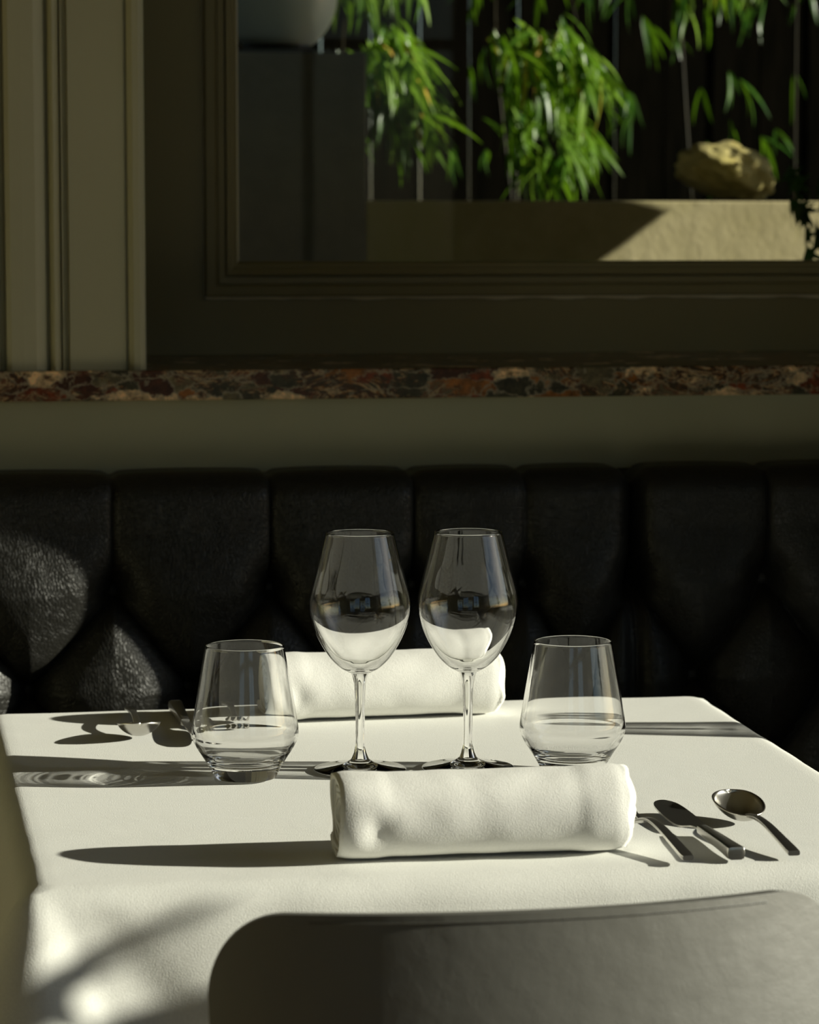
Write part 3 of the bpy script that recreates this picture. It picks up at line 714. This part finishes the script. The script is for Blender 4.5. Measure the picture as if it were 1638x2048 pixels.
# bamboo: drooping sprays of leaves
bl = [leaf_mesh(.105, .013, .22, 6, 'bamboo_leaf'), leaf_mesh(.085, .012, .4, 6, 'bamboo_leaf'), leaf_mesh(.125, .015, .3, 6, 'bamboo_leaf')]
for b in bl: b.materials.append(M['bamboo_leaf'])
def spray_dirs(rng, az, lean, n):
    out = []
    for k in range(n):
        a = az + rng.uniform(-1.0, 1.0); el = -rng.uniform(.25, 1.45) + lean
        d = Vector((math.cos(el) * math.cos(a), math.cos(el) * math.sin(a), math.sin(el)))
        out.append((d, rng.uniform(.75, 1.3), rng.randint(0, 2), rng.uniform(-.7, .7)))
    return out
def rot_to(d, roll):
    z = Vector((0, 0, 1)); y = z.cross(d); y = y.normalized() if y.length > 1e-3 else Vector((0, 1, 0)); x = d.normalized(); zz = x.cross(y)
    return (Matrix((x, y, zz)).transposed() @ Matrix.Rotation(roll, 3, 'X'))
def bamboo(name, label, root, canes, nodes, seed, az0, spread=1.2, nleaf=(6, 9), nback=0, backbox=None):
    rng = random.Random(seed)
    t = thing(name, label, 'bamboo', root, 0, 'bamboo plants in the garden')
    for c in canes:
        mk('cane', tube(spline(c, 5), lambda q: .0055 - .004 * q, 7), M['cane'], t, smooth=True, world=True)
    cnt = 0; V, F = [], []
    for (x, y, z) in nodes:
        for d, s, k, roll in spray_dirs(rng, az0 + rng.uniform(-spread, spread), 0, rng.randint(*nleaf)):
            off = Vector((rng.gauss(0, .012), rng.gauss(0, .012), rng.gauss(0, .012))); m3 = rot_to(d, roll)
            if cnt < 290:
                l = link('leaf', bl[k], None, t); l.location = Vector((x, y, z)) + off - Vector(root); l.rotation_euler = m3.to_euler(); l.scale = (s, s, s); cnt += 1
            else:
                n0 = len(V); V += [tuple(m3 @ (v.co * s) + Vector((x, y, z)) + off) for v in bl[k].vertices]; F += [tuple(i + n0 for i in p.vertices) for p in bl[k].polygons]
    if nback:
        for _ in range(nback):
            p = Vector([rng.uniform(*r) for r in backbox]); a = rng.uniform(0, 2 * PI)
            for d, s, k, roll in spray_dirs(rng, a, 0, 3):
                m3 = rot_to(d, roll); n0 = len(V); V += [tuple(m3 @ (v.co * s) + p) for v in bl[k].vertices]; F += [tuple(i + n0 for i in q.vertices) for q in bl[k].polygons]
    if V: tag(mk('foliage', (V, F), M['bamboo_leaf'], t, smooth=True, world=True), kind='stuff')
    return t
def ellipse_nodes(cx, cz, rx, rz, y0, y1, n, seed):
    rng = random.Random(seed); out = []
    while len(out) < n:
        a, b = rng.uniform(-1, 1), rng.uniform(-1, 1)
        if a * a + b * b < 1: out.append((cx + a * rx, rng.uniform(y0, y1), cz + b * rz))
    return out
nodesA = ellipse_nodes(.985, 1.61, .09, .10, 6.3, 6.7, 30, 1) + ellipse_nodes(1.02, 1.52, .06, .05, 6.3, 6.6, 12, 2)
bamboo('bamboo_plant', 'bright drooping bamboo spray hanging just right of the dark pillar', (.95, 6.9, 1.25), [[(.95, 6.9, 1.25), (.93, 6.9, 1.7), (.97, 6.7, 2.0), (1.0, 6.5, 1.70)]], nodesA, 21, -.6)
nodesB = ellipse_nodes(1.36, 1.62, .14, .10, 6.3, 6.7, 32, 3) + ellipse_nodes(1.34, 1.46, .10, .07, 6.3, 6.6, 13, 4)
bamboo('bamboo_plant', 'bright drooping bamboo spray in the middle of the window view', (1.35, 6.9, 1.25), [[(1.35, 6.9, 1.25), (1.30, 6.9, 1.8), (1.36, 6.7, 2.05), (1.42, 6.5, 1.70)]], nodesB, 22, -.8)
nodesC = ellipse_nodes(.90, 1.90, .17, .09, 6.5, 6.9, 50, 5)
bamboo('bamboo_plant', 'bamboo spray hanging into the top of the view beside the globe lamp', (.70, 7.2, 1.25), [[(.70, 7.2, 1.25), (.70, 7.2, 2.0), (.85, 6.9, 2.15), (.95, 6.7, 1.9)]], nodesC, 23, -.6)
nodesD = ellipse_nodes(1.86, 1.88, .16, .06, 6.7, 7.2, 8, 6)
bamboo('bamboo_plant', 'sparse shaded bamboo at the upper right of the window view', (1.9, 7.3, 1.25), [[(1.9, 7.3, 1.25), (1.85, 7.3, 2.0), (1.80, 7.0, 2.1)], [(2.2, 7.4, 1.25), (2.2, 7.4, 2.3)]], nodesD, 24, -1.2,
       nback=120, backbox=((.9, 3.0), (7.4, 8.2), (1.47, 2.4)))
# lobed shrub leaves close to the glass on the right
def lobed(name):
    pts = []
    for k in range(5):
        a = R(-100 + 50 * k); r = (.6, .85, 1, .85, .6)[k]; pts += [(.30 * math.cos(a - R(16)), .30 * math.sin(a - R(16))), (.62 * r * math.cos(a - R(9)), .62 * r * math.sin(a - R(9))), (.6 * r * math.cos(a - R(6)), .6 * r * math.sin(a - R(6))), (r * math.cos(a), r * math.sin(a)), (.6 * r * math.cos(a + R(7)), .6 * r * math.sin(a + R(7))), (.52 * r * math.cos(a + R(10)), .52 * r * math.sin(a + R(10)))]
    V = [(x * .052, y * .052, -.014 * (x * x + y * y)) for x, y in pts] + [(0, 0, 0)]; n = len(pts); F = [(i, (i + 1) % n, n) for i in range(n)]
    me = bpy.data.meshes.new(name); me.from_pydata(V, [], F); me.materials.append(M['dark_leaf']); return me
sh = thing('maple_shrub', 'dark lobed maple leaves reaching in at the right edge of the window', 'shrub', (1.62, 4.80, .45))
lb = lobed('leaf'); rng = random.Random(8)
br = [[(1.62, 4.80, .45), (1.60, 4.80, .9), (1.53, 4.80, 1.20), (1.475, 4.80, 1.33)], [(1.62, 4.80, .45), (1.60, 4.82, 1.0), (1.55, 4.80, 1.28), (1.49, 4.80, 1.25)]]
for c in br: mk('branch', tube(spline(c, 5), .003, 6), M['cane'], sh, smooth=True, world=True)
for k in range(26):
    x = rng.uniform(1.445, 1.60); z = 1.36 - (x - 1.42) * .3 - rng.uniform(0, .15) ; 
    if k < 16 : z = rng.uniform(1.215, 1.36); x = 1.415 + rng.uniform(0, .10) + .012 * (z > 1.3)
    l = link('leaf', lb, None, sh); l.location = (x - 1.62, rng.uniform(-.05, .05), z - .45)
    l.rotation_euler = (R(80) + rng.uniform(-.6, .6), rng.uniform(-.5, .5), rng.uniform(-.5, .5)); l.scale = [rng.uniform(.7, 1.15)] * 3

# leaf ball added behind the wall, out of view, to shade most of the rock
ev = thing('rock_shade_shrub', 'unseen dense shrub added beyond the rock to shade it', 'shrub', (2.10, 5.58, 1.25))
mk('stem', tube([(2.10, 5.58, 1.25), (2.10, 5.58, 1.50)], .008, 6), M['cane'], ev, world=True)
rng = random.Random(12); V, F = [], []
for k in range(900):
    p = Vector((rng.gauss(0, 1), rng.gauss(0, 1), rng.gauss(0, 1))).normalized() * (rng.random() ** .4)
    c = Vector((2.10 + p.x * .16, 5.58 + p.y * .13, 1.455 + p.z * .125)); m3 = rot_to(Vector((rng.gauss(0, 1), rng.gauss(0, 1), rng.gauss(0, .6))).normalized(), rng.uniform(0, 6))
    n0 = len(V); V += [tuple(m3 @ (v.co * .38) + c) for v in lm.vertices]; F += [tuple(i + n0 for i in q.vertices) for q in lm.polygons]
tag(mk('foliage', (V, F), M['dark_leaf'], ev, world=True), kind='stuff')
